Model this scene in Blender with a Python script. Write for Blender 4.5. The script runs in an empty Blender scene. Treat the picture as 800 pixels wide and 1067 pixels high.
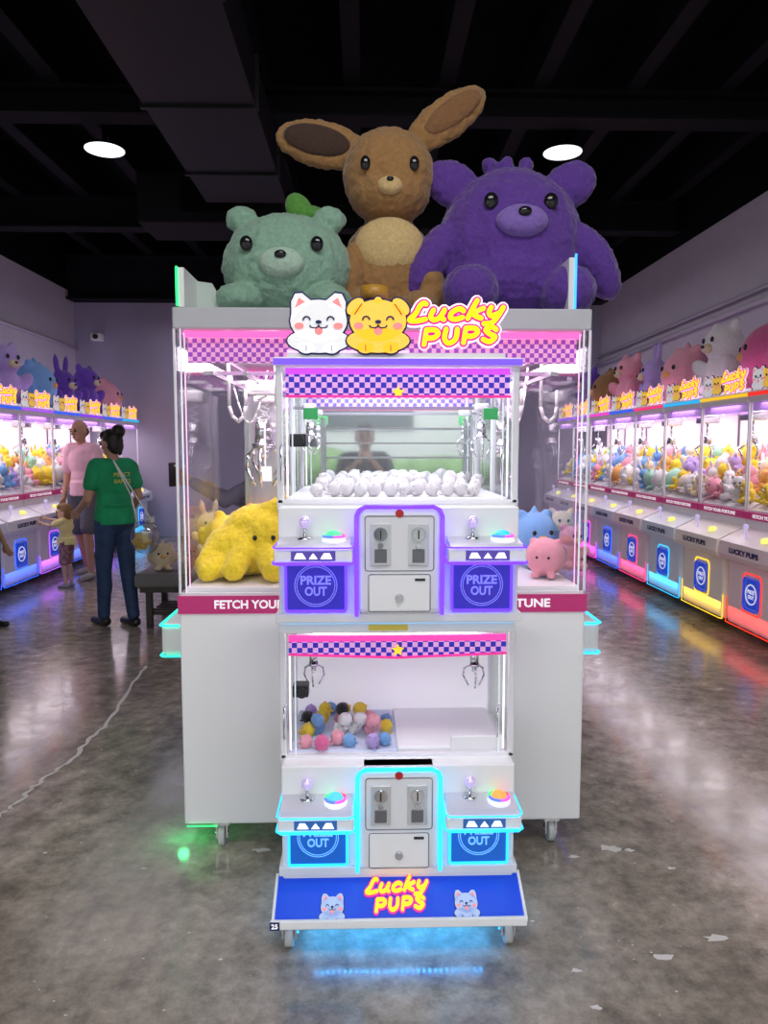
import bpy, bmesh, math, random
from mathutils import Vector, Matrix, Euler, noise
S=bpy.context.scene; C=S.collection
random.seed(7)
PI=math.pi
def Rd(a): return math.radians(a)
V=Vector
# ------------------------------------------------ camera
H=1.5; F=760.0
cd=bpy.data.cameras.new('camera'); cam=bpy.data.objects.new('camera',cd); C.objects.link(cam)
cd.sensor_fit='VERTICAL'; cd.sensor_height=36; cd.lens=36*F/1067; cd.clip_start=.02; cd.clip_end=200
cam.location=(0,0,H); cam.rotation_euler=(Rd(90-5.1),0,Rd(-1.5)); S.camera=cam
CM=cam.rotation_euler.to_matrix()
def ray(px,py): return CM@V(((px-400)/F,-(py-533.5)/F,-1))
def atY(px,py,Y): d=ray(px,py); t=Y/d.y; return V((d.x*t,Y,H+d.z*t))
def atZ(px,py,Z): d=ray(px,py); t=(Z-H)/d.z; return V((d.x*t,d.y*t,Z))
try:
    S.view_settings.view_transform='Standard'; S.view_settings.look='None'
except Exception: pass
# ------------------------------------------------ materials
MC={}
def mat(name,col=(.8,.8,.8),rough=.5,metal=0,emit=0,ecol=None,noise_s=0,noise_amt=0,bump=0,coat=0,sheen=0,spec=None):
    if name in MC: return MC[name]
    m=bpy.data.materials.new(name); m.use_nodes=True; nt=m.node_tree; b=nt.nodes['Principled BSDF']
    b.inputs['Base Color'].default_value=(*col,1); b.inputs['Roughness'].default_value=rough; b.inputs['Metallic'].default_value=metal
    if spec is not None: b.inputs['Specular IOR Level'].default_value=spec
    if emit:
        b.inputs['Emission Color'].default_value=(*(ecol or col),1); b.inputs['Emission Strength'].default_value=emit
    if coat: b.inputs['Coat Weight'].default_value=coat; b.inputs['Coat Roughness'].default_value=.08
    if sheen: b.inputs['Sheen Weight'].default_value=sheen; b.inputs['Sheen Roughness'].default_value=.4
    if noise_s:
        tc=nt.nodes.new('ShaderNodeTexCoord'); n=nt.nodes.new('ShaderNodeTexNoise'); n.inputs['Scale'].default_value=noise_s; n.inputs['Detail'].default_value=4
        nt.links.new(tc.outputs['Object'],n.inputs['Vector'])
        if noise_amt:
            r=nt.nodes.new('ShaderNodeValToRGB'); r.color_ramp.elements[0].position=.3; r.color_ramp.elements[1].position=.7
            r.color_ramp.elements[0].color=(*[c*(1-noise_amt) for c in col],1); r.color_ramp.elements[1].color=(*[min(1,c*(1+noise_amt*.5)) for c in col],1)
            nt.links.new(n.outputs['Fac'],r.inputs[0]); nt.links.new(r.outputs[0],b.inputs['Base Color'])
        if bump:
            bp=nt.nodes.new('ShaderNodeBump'); bp.inputs['Strength'].default_value=bump; bp.inputs['Distance'].default_value=.01
            nt.links.new(n.outputs['Fac'],bp.inputs['Height']); nt.links.new(bp.outputs[0],b.inputs['Normal'])
    MC[name]=m; return m
def led(name,c,s=2.2): return mat('led_'+name,tuple(x*.3 for x in c),.4,0,s,c)
def plushmat(name,c): return mat('plush_'+name,c,.95,0,0,None,70,.16,.5,0,.4)
def glassmat(name='glass',tint=(.96,.98,.98),base=.035,top=.45):
    if name in MC: return MC[name]
    m=bpy.data.materials.new(name); m.use_nodes=True; nt=m.node_tree; nt.nodes.clear(); N=nt.nodes.new
    o=N('ShaderNodeOutputMaterial'); mx=N('ShaderNodeMixShader'); t=N('ShaderNodeBsdfTransparent'); g=N('ShaderNodeBsdfGlossy')
    t.inputs[0].default_value=(*tint,1); g.inputs['Roughness'].default_value=.02
    lw=N('ShaderNodeLayerWeight'); lw.inputs[0].default_value=.5
    pw=N('ShaderNodeMath'); pw.operation='POWER'; pw.inputs[1].default_value=5
    ma=N('ShaderNodeMath'); ma.operation='MULTIPLY_ADD'; ma.inputs[1].default_value=top; ma.inputs[2].default_value=base
    nt.links.new(lw.outputs['Facing'],pw.inputs[0]); nt.links.new(pw.outputs[0],ma.inputs[0]); nt.links.new(ma.outputs[0],mx.inputs[0])
    nt.links.new(t.outputs[0],mx.inputs[1]); nt.links.new(g.outputs[0],mx.inputs[2]); nt.links.new(mx.outputs[0],o.inputs[0])
    MC[name]=m; return m
def checkmat(nm,c1,c2,es):
    m=bpy.data.materials.new(nm); m.use_nodes=True; nt=m.node_tree; b=nt.nodes['Principled BSDF']
    tc=nt.nodes.new('ShaderNodeTexCoord'); mp=nt.nodes.new('ShaderNodeMapping'); ck=nt.nodes.new('ShaderNodeTexChecker')
    mp.inputs['Location'].default_value=(.003,.0071,.002)
    ck.inputs['Scale'].default_value=62; ck.inputs['Color1'].default_value=(*c1,1); ck.inputs['Color2'].default_value=(*c2,1)
    nt.links.new(tc.outputs['Object'],mp.inputs[0]); nt.links.new(mp.outputs[0],ck.inputs[0]); nt.links.new(ck.outputs[0],b.inputs['Base Color']); nt.links.new(ck.outputs[0],b.inputs['Emission Color'])
    b.inputs['Emission Strength'].default_value=es; b.inputs['Roughness'].default_value=.4
    return m
GL=glassmat(); CK=checkmat('checker_print',(.03,.02,.45),(.8,.4,.8),.4); CK2=checkmat('pink_checker_print',(.3,.06,.5),(.9,.4,.7),.3)
WHITE=mat('white_panel',(.92,.92,.93),.35,coat=.15); WHITE2=mat('white_trim',(.86,.85,.88),.3)
CHROME=mat('chrome',(.7,.7,.73),.15,1); STEEL=mat('brushed_steel',(.72,.73,.75),.35,.55); RAIL=mat('rail_steel',(.5,.5,.53),.3,1); BLACK=mat('black_plastic',(.015,.015,.018),.4); DARK=mat('ceiling_black',(.004,.004,.006),.85,spec=.1)
MIR=mat('mirror_back',(.76,.81,.8),.04,.88); EDGE=mat('glass_edge',(.75,.85,.88),.15,0,.25,(.9,.95,1)); POST=mat('clear_post',(.86,.85,.9),.2,.1)  # EDGE: highlight along pane rims painted as a faint glow
PINK=mat('magenta_band',(.5,.03,.17),.4,0,.15,(.6,.03,.2)); YEL=mat('logo_yellow',(1,.7,.03),.4,0,.75,(1,.62,.03)); HOT=mat('logo_pink',(.85,.04,.3),.4,0,.6,(.9,.04,.32))
HALO=mat('logo_white',(.9,.8,.9),.4,0,.5,(1,.8,1)); NAVY=mat('navy_print',(.01,.015,.12),.35); BLUEP=mat('blue_panel',(.01,.05,.5),.3,0,.35,(.01,.09,.9),coat=.3)  # BLUEP: self-glow added to brighten the blue panels
WTXT=mat('white_print',(.9,.9,.95),.4,0,.5); PUPW=mat('pup_white',(.9,.9,.93),.4,0,.35); PUPY=mat('pup_yellow',(1,.62,.08),.4,0,.45); CHEEK=mat('pup_cheek',(1,.3,.3),.5,0,.35); RED=mat('sticker_red',(.5,.02,.02),.4); PUPB=mat('pup_print',(.5,.62,.9),.4,0,.2)
# ------------------------------------------------ mesh builder
class MB:
    def __init__(s): s.bm=bmesh.new()
    def _m(s,t,M=None):
        if M is not None: t.transform(M)
        me=bpy.data.meshes.new('t'); t.to_mesh(me); s.bm.from_mesh(me); bpy.data.meshes.remove(me); t.free(); return s
    def box(s,x0,x1,y0,y1,z0,z1,b=0,seg=2,M=None):
        t=bmesh.new(); bmesh.ops.create_cube(t,size=1)
        t.transform(Matrix.Translation(((x0+x1)/2,(y0+y1)/2,(z0+z1)/2))@Matrix.Diagonal((abs(x1-x0),abs(y1-y0),abs(z1-z0),1)))
        if b: bmesh.ops.bevel(t,geom=t.edges[:],offset=b,segments=seg,affect='EDGES',profile=.5)
        return s._m(t,M)
    def ell(s,c,r,rot=None,u=16,v=10):
        t=bmesh.new(); bmesh.ops.create_uvsphere(t,u_segments=u,v_segments=v,radius=1)
        for f in t.faces: f.smooth=True
        if not hasattr(r,'__len__'): r=(r,r,r)
        M=Matrix.Translation(V(c))@((Euler(rot).to_matrix().to_4x4()) if rot else Matrix())@Matrix.Diagonal((*r,1))
        return s._m(t,M)
    def cyl(s,p0,p1,r0,r1=None,seg=16):
        p0=V(p0);p1=V(p1); r1=r0 if r1 is None else r1; d=p1-p0; L=d.length
        if L<1e-6: return s
        t=bmesh.new(); bmesh.ops.create_cone(t,cap_ends=True,segments=seg,radius1=r0,radius2=r1,depth=L)
        for f in t.faces: f.smooth=len(f.verts)==4
        return s._m(t,Matrix.Translation((p0+p1)/2)@d.to_track_quat('Z','Y').to_matrix().to_4x4())
    def cap(s,p0,p1,r0,r1=None,seg=12):
        r1=r0 if r1 is None else r1
        s.cyl(p0,p1,r0,r1,seg); s.ell(p0,r0,None,seg,8); s.ell(p1,r1,None,seg,8); return s
    def tube(s,pts,r,seg=8,closed=False):
        n=len(pts)
        for i in range(n if closed else n-1):
            a=pts[i]; b=pts[(i+1)%n]; s.cyl(a,b,r,r,seg); s.ell(b,r,None,seg,5)
        return s
    def prism(s,pts,y0,y1):
        t=bmesh.new(); a=[t.verts.new((p[0],y0,p[1])) for p in pts]; b=[t.verts.new((p[0],y1,p[1])) for p in pts]
        t.faces.new(a); t.faces.new(b[::-1]); n=len(pts)
        for i in range(n): t.faces.new((a[i],b[i],b[(i+1)%n],a[(i+1)%n]))
        bmesh.ops.recalc_face_normals(t,faces=t.faces[:]); return s._m(t)
    def prismx(s,pts,x0,x1):
        t=bmesh.new(); a=[t.verts.new((x0,p[0],p[1])) for p in pts]; b=[t.verts.new((x1,p[0],p[1])) for p in pts]
        t.faces.new(a); t.faces.new(b[::-1]); n=len(pts)
        for i in range(n): t.faces.new((a[i],b[i],b[(i+1)%n],a[(i+1)%n]))
        bmesh.ops.recalc_face_normals(t,faces=t.faces[:]); return s._m(t)
    def disc(s,cx,cz,rx,rz,y0,y1,rot=0,n=24):
        c,sn=math.cos(rot),math.sin(rot); P=[]
        for i in range(n):
            a=2*PI*i/n; x=rx*math.cos(a); z=rz*math.sin(a); P.append((cx+x*c-z*sn,cz+x*sn+z*c))
        return s.prism(P,y0,y1)
    def mesh(s,name):
        me=bpy.data.meshes.new(name); s.bm.to_mesh(me); s.bm.free(); return me
    def build(s,name,m,parent=None,w=False,**kw):
        me=s.mesh(name); return link(name,me,m,parent,w,**kw)
def root_of(o):
    while o.parent: o=o.parent
    return o
def link(name,me,m,parent=None,w=False,label=None,kind=None):
    if m: me.materials.clear(); me.materials.append(m)
    o=bpy.data.objects.new(name,me); C.objects.link(o)
    if parent is not None:
        if w: me.transform(Matrix.Translation(-root_of(parent).location))
        o.parent=parent
    elif len(me.vertices):
        xs=[v.co for v in me.vertices]
        c=V(((min(v.x for v in xs)+max(v.x for v in xs))/2,(min(v.y for v in xs)+max(v.y for v in xs))/2,min(v.z for v in xs)))
        me.transform(Matrix.Translation(-c)); o.location=c
    if label: o['label']=label
    if kind: o['kind']=kind
    return o
def tag(o,label,cat,group=None,kind=None):
    o['label']=label; o['category']=cat
    if group: o['group']=group
    if kind: o['kind']=kind
    return o
def thing(name,label,cat,loc=(0,0,0),rz=0,group=None):
    o=bpy.data.objects.new(name,None); C.objects.link(o); o.location=loc; o.rotation_euler=(0,0,rz); o.empty_display_size=.1
    return tag(o,label,cat,group)
def fused(mb,voxel,smooth=4,amp=0,freq=40,name='fused'):
    me=mb.mesh('tmp'); o=bpy.data.objects.new('tmp',me); C.objects.link(o)
    r=o.modifiers.new('r','REMESH'); r.mode='VOXEL'; r.voxel_size=voxel; r.use_smooth_shade=True
    if smooth: q=o.modifiers.new('s','SMOOTH'); q.iterations=smooth; q.factor=.5
    dg=bpy.context.evaluated_depsgraph_get(); dg.update()
    out=bpy.data.meshes.new_from_object(o.evaluated_get(dg)); out.name=name
    bpy.data.objects.remove(o); bpy.data.meshes.remove(me)
    if amp:
        nn=[v.normal.copy() for v in out.vertices]
        for v,n in zip(out.vertices,nn):
            v.co+=n*amp*(noise.noise(v.co*freq)+.5*noise.noise(v.co*freq*2.3))
    for p in out.polygons: p.use_smooth=True
    return out
def copy_tree(o,parent=None):
    c=o.copy(); C.objects.link(c); c.parent=parent
    for ch in list(o.children): copy_tree(ch,c)
    return c
def setmat(o,m):
    o.material_slots[0].link='OBJECT'; o.material_slots[0].material=m
def txt(s,size,m,parent,name,loc,width=None,bold=0,ext=.001):
    cu=bpy.data.curves.new('t','FONT'); cu.body=s; cu.size=size; cu.align_x='CENTER'; cu.align_y='CENTER'; cu.extrude=ext; cu.offset=bold; cu.resolution_u=3
    o=bpy.data.objects.new('t',cu); C.objects.link(o)
    dg=bpy.context.evaluated_depsgraph_get(); dg.update(); me=bpy.data.meshes.new_from_object(o.evaluated_get(dg)); bpy.data.objects.remove(o); bpy.data.curves.remove(cu)
    xs=[v.co.x for v in me.vertices]; W=max(xs)-min(xs); cx=(max(xs)+min(xs))/2; sx=width/W if width else 1
    me.transform(Matrix.Translation(V(loc))@Matrix.Rotation(PI/2,4,'X')@Matrix.Diagonal((sx,1,1,1))@Matrix.Translation((-cx,0,0)))
    return link(name,me,m,parent)
# stroke lettering
GLY={'L':[[(.42,1.0),(.3,1.06),(.2,.85),(.16,.45),(.02,.1),(.12,.0),(.35,.02),(.62,.12)]],
'u':[[(.06,.6),(.04,.25),(.2,.02),(.4,.15),(.48,.6)],[(.48,.6),(.46,.2),(.6,.04)]],
'c':[[(.5,.5),(.3,.62),(.08,.4),(.1,.1),(.32,.0),(.56,.12)]],
'k':[[(.14,1.05),(.08,.5),(.05,.0)],[(.5,.6),(.1,.28)],[(.15,.3),(.35,.12),(.56,.02)]],
'y':[[(.06,.6),(.05,.3),(.2,.1),(.42,.25)],[(.52,.6),(.45,.1),(.32,-.3),(.02,-.36)]],
'P':[[(.1,0),(.1,.9)],[(.1,.9),(.45,.9),(.6,.68),(.45,.42),(.1,.4)]],
'U':[[(.1,.9),(.1,.3),(.3,.02),(.55,.3),(.55,.9)]],
'S':[[(.55,.75),(.35,.92),(.12,.75),(.3,.5),(.55,.3),(.35,.0),(.08,.15)]]}
def cr(P,n=4):
    if len(P)<3: return P
    Q=[P[0]]+list(P)+[P[-1]]; out=[]
    for i in range(1,len(Q)-2):
        for j in range(n):
            t=j/n; o=[]
            for a in (0,1):
                p0,p1,p2,p3=Q[i-1][a],Q[i][a],Q[i+1][a],Q[i+2][a]
                o.append(.5*((2*p1)+(-p0+p2)*t+(2*p0-5*p1+4*p2-p3)*t*t+(-p0+3*p1-3*p2+p3)*t**3))
            out.append(tuple(o))
    out.append(P[-1]); return out
def strokes(m,word,x0,z0,s,wid,y0,y1,slant=.15,up=0,adv=.66,n=4,zf=.64):
    x=x0
    for ch in word:
        for st in GLY[ch]:
            P=[(x+(p[0]+slant*p[1])*s, z0+p[1]*s*zf+up*(x-x0)) for p in cr(st,n)]
            for p in P: m.disc(p[0],p[1],wid/2,wid/2,y0,y1,0,10)
            for a,b in zip(P[:-1],P[1:]):
                d=V((b[0]-a[0],b[1]-a[1]))
                if d.length<1e-6: continue
                q=V((-d.y,d.x)).normalized()*wid/2
                m.prism([(a[0]+q.x,a[1]+q.y),(b[0]+q.x,b[1]+q.y),(b[0]-q.x,b[1]-q.y),(a[0]-q.x,a[1]-q.y)],y0,y1)
        x+=adv*s
    return m
def logo(parent,cx,cz,w,y,n=4,halo=True):
    s=w/3.9; xl=cx-w*.5
    def both(m,wd,y0,y1):
        strokes(m,'Lucky',xl,cz+s*.12,s,wd*s,y0,y1,.25,.05,.74,n)
        strokes(m,'PUPS',xl+.5*s,cz-s*.76,s*.95,wd*s,y0,y1,.1,.05,.8,n); return m
    if halo: both(MB(),.46,y-.002,y+.006).build('lettering_halo',HALO,parent)
    both(MB(),.33,y-.005,y).build('lettering_outline',HOT,parent)
    both(MB(),.19,y-.009,y-.004).build('lettering',YEL,parent)
def pup(parent,cx,cz,s,y,kind,simple=False,fm=None):
    fm=fm or (PUPW if kind=='white' else PUPY)
    o=MB(); f=MB(); k=MB(); d=MB()
    for m,g,a,b in ((o,.028*s,y,y+.008),(f,0,y-.004,y+.001)):
        m.disc(cx,cz+.04*s,.45*s+g,.33*s+g,a,b)
        if kind=='white':
            for e in (-1,1): m.prism([(cx+e*.1*s,cz+.34*s+g),(cx+e*(.26*s),cz+.47*s+g*1.3),(cx+e*(.37*s+g*.6),cz+.46*s+g),(cx+e*(.43*s+g),cz+.34*s),(cx+e*(.43*s+g),cz+.1*s)],a,b)
        else:
            for e in (-1,1): m.disc(cx+e*.36*s,cz+.26*s,.16*s+g,.1*s+g,a,b,-e*.75)
            m.disc(cx,cz+.36*s,.06*s+g,.05*s+g,a,b)
        m.disc(cx,cz-.27*s,.5*s+g,.19*s+g,a,b)
        for e in (-1,1): m.disc(cx+e*.2*s,cz-.38*s,.13*s+g,.09*s+g,a,b)
    o.build('pup_outline',NAVY,parent); f.build('pup_face',fm,parent)
    for e in (-1,1):
        k.disc(cx+e*.31*s,cz-.04*s,.075*s,.05*s,y-.007,y-.003)
        if kind=='white': k.prism([(cx+e*.21*s,cz+.33*s),(cx+e*.31*s,cz+.4*s),(cx+e*.37*s,cz+.24*s)],y-.007,y-.003)
        if not simple:
            pts=[(cx+e*.19*s+.055*s*math.cos(t),y-.006,cz+.05*s+.055*s*math.sin(t)) for t in [PI*i/6 for i in range(7)]]
            d.tube(pts,.013*s,6)
            d.tube([(cx+e*(.07+.07*math.cos(t))*s,y-.006,cz-.03*s-.045*s*math.sin(t)) for t in [PI*i/5 for i in range(6)]],.011*s,6)
            d.tube([(cx+e*.2*s,y-.006,cz-.34*s),(cx+e*.2*s,y-.006,cz-.43*s)],.009*s,6)
            if kind=='yellow': d.tube([(cx+e*.26*s,y-.006,cz+.3*s),(cx+e*.37*s,y-.006,cz+.14*s)],.009*s,6)
        else: d.disc(cx+e*.18*s,cz+.08*s,.06*s,.06*s,y-.008,y-.003,n=10)
    d.disc(cx,cz+.02*s,.05*s,.03*s,y-.008,y-.003,n=12)
    k.disc(cx,cz-.12*s,.07*s,.065*s,y-.0055,y-.003,n=14)
    k.build('pup_cheeks',CHEEK,parent); d.build('pup_features',NAVY,parent)
def rrect(x0,x1,z0,z1,y,r,n=5):
    P=[]
    for cx,cz,a0 in ((x1-r,z1-r,0),(x0+r,z1-r,PI/2),(x0+r,z0+r,PI),(x1-r,z0+r,1.5*PI)):
        for i in range(n+1):
            a=a0+PI/2*i/n; P.append((cx+r*math.cos(a),y,cz+r*math.sin(a)))
    return P
def area(name,loc,rot,sx,sy,e,col):
    l=bpy.data.lights.new(name,'AREA'); l.shape='RECTANGLE'; l.size=sx; l.size_y=sy; l.energy=e; l.color=col
    o=bpy.data.objects.new(name,l); C.objects.link(o); o.location=loc; o.rotation_euler=rot; return o
# ------------------------------------------------ setting
XL,XR,YB,YF=-4.75,3.95,12.3,-2.2
def floormat():
    m=bpy.data.materials.new('polished_concrete'); m.use_nodes=True; nt=m.node_tree; b=nt.nodes['Principled BSDF']; N=nt.nodes.new; L=nt.links.new
    tc=N('ShaderNodeTexCoord'); n1=N('ShaderNodeTexNoise'); n1.inputs['Scale'].default_value=1.4; n1.inputs['Detail'].default_value=10; n1.inputs['Roughness'].default_value=.7
    n2=N('ShaderNodeTexNoise'); n2.inputs['Scale'].default_value=11; n2.inputs['Detail'].default_value=9; n2.inputs['Roughness'].default_value=.75
    for n in (n1,n2): L(tc.outputs['Object'],n.inputs['Vector'])
    r=N('ShaderNodeValToRGB'); e=r.color_ramp.elements; e[0].position=.36; e[0].color=(.25,.215,.175,1); e[1].position=.64; e[1].color=(.47,.42,.355,1)
    L(n1.outputs['Fac'],r.inputs[0])
    r2=N('ShaderNodeValToRGB'); e=r2.color_ramp.elements; e[0].position=.36; e[0].color=(.56,.56,.56,1); e[1].position=.62; e[1].color=(1.2,1.18,1.15,1); L(n2.outputs['Fac'],r2.inputs[0])
    mx=N('ShaderNodeMix'); mx.data_type='RGBA'; mx.blend_type='MULTIPLY'; mx.inputs[0].default_value=1; L(r.outputs[0],mx.inputs[6]); L(r2.outputs[0],mx.inputs[7]); L(mx.outputs[2],b.inputs['Base Color'])
    mr=N('ShaderNodeMapRange'); mr.inputs['From Min'].default_value=.35; mr.inputs['From Max'].default_value=.65; mr.inputs['To Min'].default_value=.1; mr.inputs['To Max'].default_value=.28; L(n2.outputs['Fac'],mr.inputs[0]); L(mr.outputs[0],b.inputs['Roughness'])
    bp=N('ShaderNodeBump'); bp.inputs['Strength'].default_value=.1; bp.inputs['Distance'].default_value=.01; L(n1.outputs['Fac'],bp.inputs['Height']); L(bp.outputs[0],b.inputs['Normal'])
    b.inputs['Coat Weight'].default_value=.15; b.inputs['Coat Roughness'].default_value=.06
    return m
def struct(name,mb,m):
    o=mb.build(name,m); o['kind']='structure'; return o
struct('floor',MB().box(XL-.2,XR+.2,YF,YB+.2,-.1,0),floormat())
WALL=mat('painted_wall',(.62,.59,.66),.7,noise_s=3,noise_amt=.05); WALLB=mat('painted_wall_dim',(.42,.39,.52),.7,noise_s=3,noise_amt=.05)  # same wall paint; WALLB has the dimmer violet light mixed into its colour
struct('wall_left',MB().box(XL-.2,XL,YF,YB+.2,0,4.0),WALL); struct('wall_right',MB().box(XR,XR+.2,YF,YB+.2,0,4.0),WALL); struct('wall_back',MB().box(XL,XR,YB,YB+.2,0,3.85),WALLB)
struct('trim_1',MB().box(XL-.2,XL,YF,YB+.2,4.0,5.1),DARK); struct('trim_2',MB().box(XR,XR+.2,YF,YB+.2,4.0,5.1),DARK); struct('trim_3',MB().box(XL,XR,YB,YB+.2,3.85,5.1),DARK)
struct('ceiling',MB().box(XL-.2,XR+.2,YF,YB+.2,5.0,5.1),DARK)
JO=mat('joist_black',(.008,.0075,.011),.7,spec=.18)
for i,x in enumerate([-4.2,-3.4,-2.6,-1.8,-.9,-.1,.7,1.5,2.3,3.1,3.8]):
    o=MB().box(x-.03,x+.03,YF,YB,4.57,5.0).box(x-.07,x+.07,YF,YB,4.545,4.575).build('ceiling_joist',JO); tag(o,'black steel joist running front to back under the dark ceiling deck','joist','ceiling joists')
for nm,y,z,lab in (('ceiling_beam',2.2,4.33,'black cross beam nearest the camera under the ceiling'),('ceiling_beam',6.6,4.33,'wide black cross beam just in front of the round ceiling lights'),('ceiling_beam',9.4,4.2,'black cross beam beyond the end of the air duct'),('ceiling_beam',12.1,3.87,'black cross beam along top of the back wall')):
    o=MB().box(XL,XR,y-.02,y+.02,z,4.52).box(XL,XR,y-.12,y+.12,z-.02,z+.01).box(XL,XR,y-.12,y+.12,4.51,4.54).build(nm,JO); tag(o,lab,'beam')
# storefront behind the camera and the street outside
fr=mat('storefront_frame',(.05,.05,.055),.4)
m=MB().box(XL,XR,YF-.1,YF,3.4,5.1)
for x in (XL,-2.6,-.9,1.0,2.7,XR-.1): m.box(x,x+.06,YF-.1,YF,0,3.4)
m.box(XL,XR,YF-.1,YF,2.5,2.56); struct('wall_front',m,fr)
struct('ground',MB().box(-20,20,-30,YF,-.12,-.02),mat('pavement',(.3,.3,.29),.8))
m=MB()
for i in range(60): m.ell((random.uniform(-12,12),random.uniform(-12,-10.5),random.uniform(.4,1.0)),(random.uniform(.7,1.3),.6,random.uniform(.3,.6)),None,8,6)
o=m.build('hedge',mat('hedge_green',(.12,.22,.07),.8,noise_s=5,noise_amt=.5)); tag(o,'low green hedge outside across the street, seen only in reflections','hedge',kind='stuff')
bd=thing('building','pale building across the street, seen only in reflections','building',(0,-16,-.02))
MB().box(-14,14,-1,0,0,7).build('facade',mat('facade',(.42,.44,.41),.8),bd)
for x in (-9,-4.5,0,4.5,9): MB().box(x-1.4,x+1.4,0,.06,2.0,3.4).build('window',mat('far_window',(.05,.07,.07),.2),bd)
# duct
DU=mat('duct_black',(.013,.0125,.016),.5,spec=.3)
t=thing('air_duct','large black rectangular air duct running along the ceiling at upper left','duct',(-1.18,3,3.94))
MB().box(-.4,.4,-5.2,4.6,0,.35).build('duct_body',DU,t)
for y in (-4,-2.7,-1.4,-.1,1.2,2.5,3.8): MB().box(-.425,.425,y,y+.04,-.02,.36).build('duct_flange',DU,t)
t=thing('air_duct','black cross duct where the long ceiling duct ends, hanging lower','duct',(-1.6,8.2,3.82))
MB().box(-.75,.75,-.35,.35,0,.5,.02).build('duct_body',JO,t); MB().box(-.3,.3,-.38,-.34,.1,.4).build('duct_grille',DARK,t)
for px,py,lab in ((109,156,'round white ceiling light on left, above the people'),(586,159,'round white ceiling light on right, above the purple plush')):
    p=atZ(px,py,4.2); t=thing('ceiling_light',lab,'light',(p.x,p.y,4.2))
    MB().cyl((0,0,0),(0,0,.02),.185,.18,32).build('light_rim',DARK,t); MB().cyl((0,0,-.004),(0,0,.002),.175,.175,32).build('light_diffuser',led('ceil',(.9,.95,1),1.6),t)
    MB().cyl((0,0,.02),(0,0,.36),.02).build('light_stem',DARK,t)
PIP=mat('conduit',(.58,.56,.62),.5)
o=MB().cyl((XR-.05,-1,3.15),(XR-.05,YB,3.0),.022).build('conduit_pipe',PIP); tag(o,'thin white conduit pipe running high along the right wall','pipe')
o=MB().cyl((XR-.05,4,2.98),(XR-.05,YB,2.86),.03).build('conduit_pipe',PIP); tag(o,'thicker white pipe just below the thin conduit on right wall','pipe')
o=MB().cyl((XL+.03,2,3.2),(XL+.03,YB,3.1),.025).build('conduit_pipe',PIP); tag(o,'white conduit pipe running along the left wall above plush toys','pipe')
p=atY(103,352,YB); t=thing('security_camera','small white security camera mounted on the back wall','camera',(p.x,YB-.1,p.z))
MB().box(-.09,.09,-.05,.1,-.06,.06,.02).build('housing',WHITE,t); MB().cyl((0,-.08,0),(0,-.04,0),.04).build('lens',BLACK,t)
# floor marks
CH=mat('paint_chip',(.72,.69,.65),.5)
m=MB()
def blob(cx,cy,r,e=.5):
    n=11; a0=random.random()*6; P=[]
    for i in range(n):
        a=2*PI*i/n+a0; q=r*random.uniform(.5,1.25); P.append((cx+q*math.cos(a),cy+q*e*math.sin(a),.0015))
    vs=[m.bm.verts.new(p) for p in P]; m.bm.faces.new(vs)
for px,py,r in ((272,886,.03),(47,889,.012),(635,884,.05),(655,886,.025),(745,978,.035),(690,998,.04),(600,1012,.02),(598,893,.02),(182,800,.012),(620,1050,.018),(230,1000,.01),(555,960,.008),(700,905,.015),(150,905,.01)):
    p=atZ(px,py,0); blob(p.x,p.y,r)
for i in range(60):
    p=atZ(random.choice((random.uniform(30,200),random.uniform(600,790))),random.uniform(780,1060),0); blob(p.x,p.y,random.uniform(.002,.006))
o=m.build('paint_flecks',CH); tag(o,'scattered flecks of white paint on the polished concrete floor','paint flecks',kind='stuff')
m=MB(); cp=[(152,694),(135,715),(118,745),(95,770),(70,795),(45,812),(20,835),(0,850),(-20,862)]
cp=cr(cp,6); pr=None
for i,(x,y) in enumerate(cp):
    p=atZ(x,y,0)+V((random.uniform(-.014,.014),random.uniform(-.014,.014),.0018)); w=random.uniform(.004,.014)
    if pr is not None:
        d=(p-pr[0]).normalized(); q=V((-d.y,d.x,0))
        m.bm.faces.new([m.bm.verts.new(k) for k in (pr[0]+q*pr[1],p+q*w,p-q*w,pr[0]-q*pr[1])])
    pr=(p,w)
o=m.build('floor_crack',CH); o['kind']='structure'
# ------------------------------------------------ plush kinds
def pm_bear():
    m=MB(); m.ell((0,0,.3),(.27,.23,.3)).ell((0,-.03,.68),(.26,.22,.23))
    for e in (-1,1): m.ell((e*.2,0,.88),(.09,.05,.09)).ell((e*.28,-.12,.38),(.1,.1,.17),(.5,e*.5,0)).ell((e*.17,-.24,.11),(.11,.18,.11))
    return fused(m,.03,3,name='plush_bear')
def pm_bunny():
    m=MB(); m.ell((0,0,.25),(.25,.21,.25)).ell((0,-.03,.55),(.23,.2,.2))
    for e in (-1,1): m.ell((e*.12,0,.84),(.065,.04,.19),(0,e*.15,0)).ell((e*.25,-.1,.3),(.08,.09,.14),(.5,e*.5,0)).ell((e*.15,-.22,.09),(.1,.17,.09))
    return fused(m,.03,3,name='plush_bunny')
def pm_chick():
    m=MB(); m.ell((0,0,.43),(.42,.37,.42)).ell((0,0,.86),(.05,.05,.1))
    for e in (-1,1): m.ell((e*.42,-.02,.38),(.07,.15,.17),(0,e*.3,0)).ell((e*.17,-.3,.06),(.12,.16,.06)).ell((e*.22,.0,.8),(.1,.07,.1))
    return fused(m,.035,3,name='plush_chick')
def pm_ball():
    m=MB(); m.ell((0,0,.48),(.5,.48,.48))
    for e in (-1,1): m.ell((e*.3,0,.86),(.1,.08,.1)).ell((e*.2,-.36,.07),(.12,.14,.07))
    return fused(m,.04,4,.01,6,name='plush_ball')
KM={'bear':pm_bear(),'bunny':pm_bunny(),'chick':pm_chick(),'ball':pm_ball()}
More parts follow.
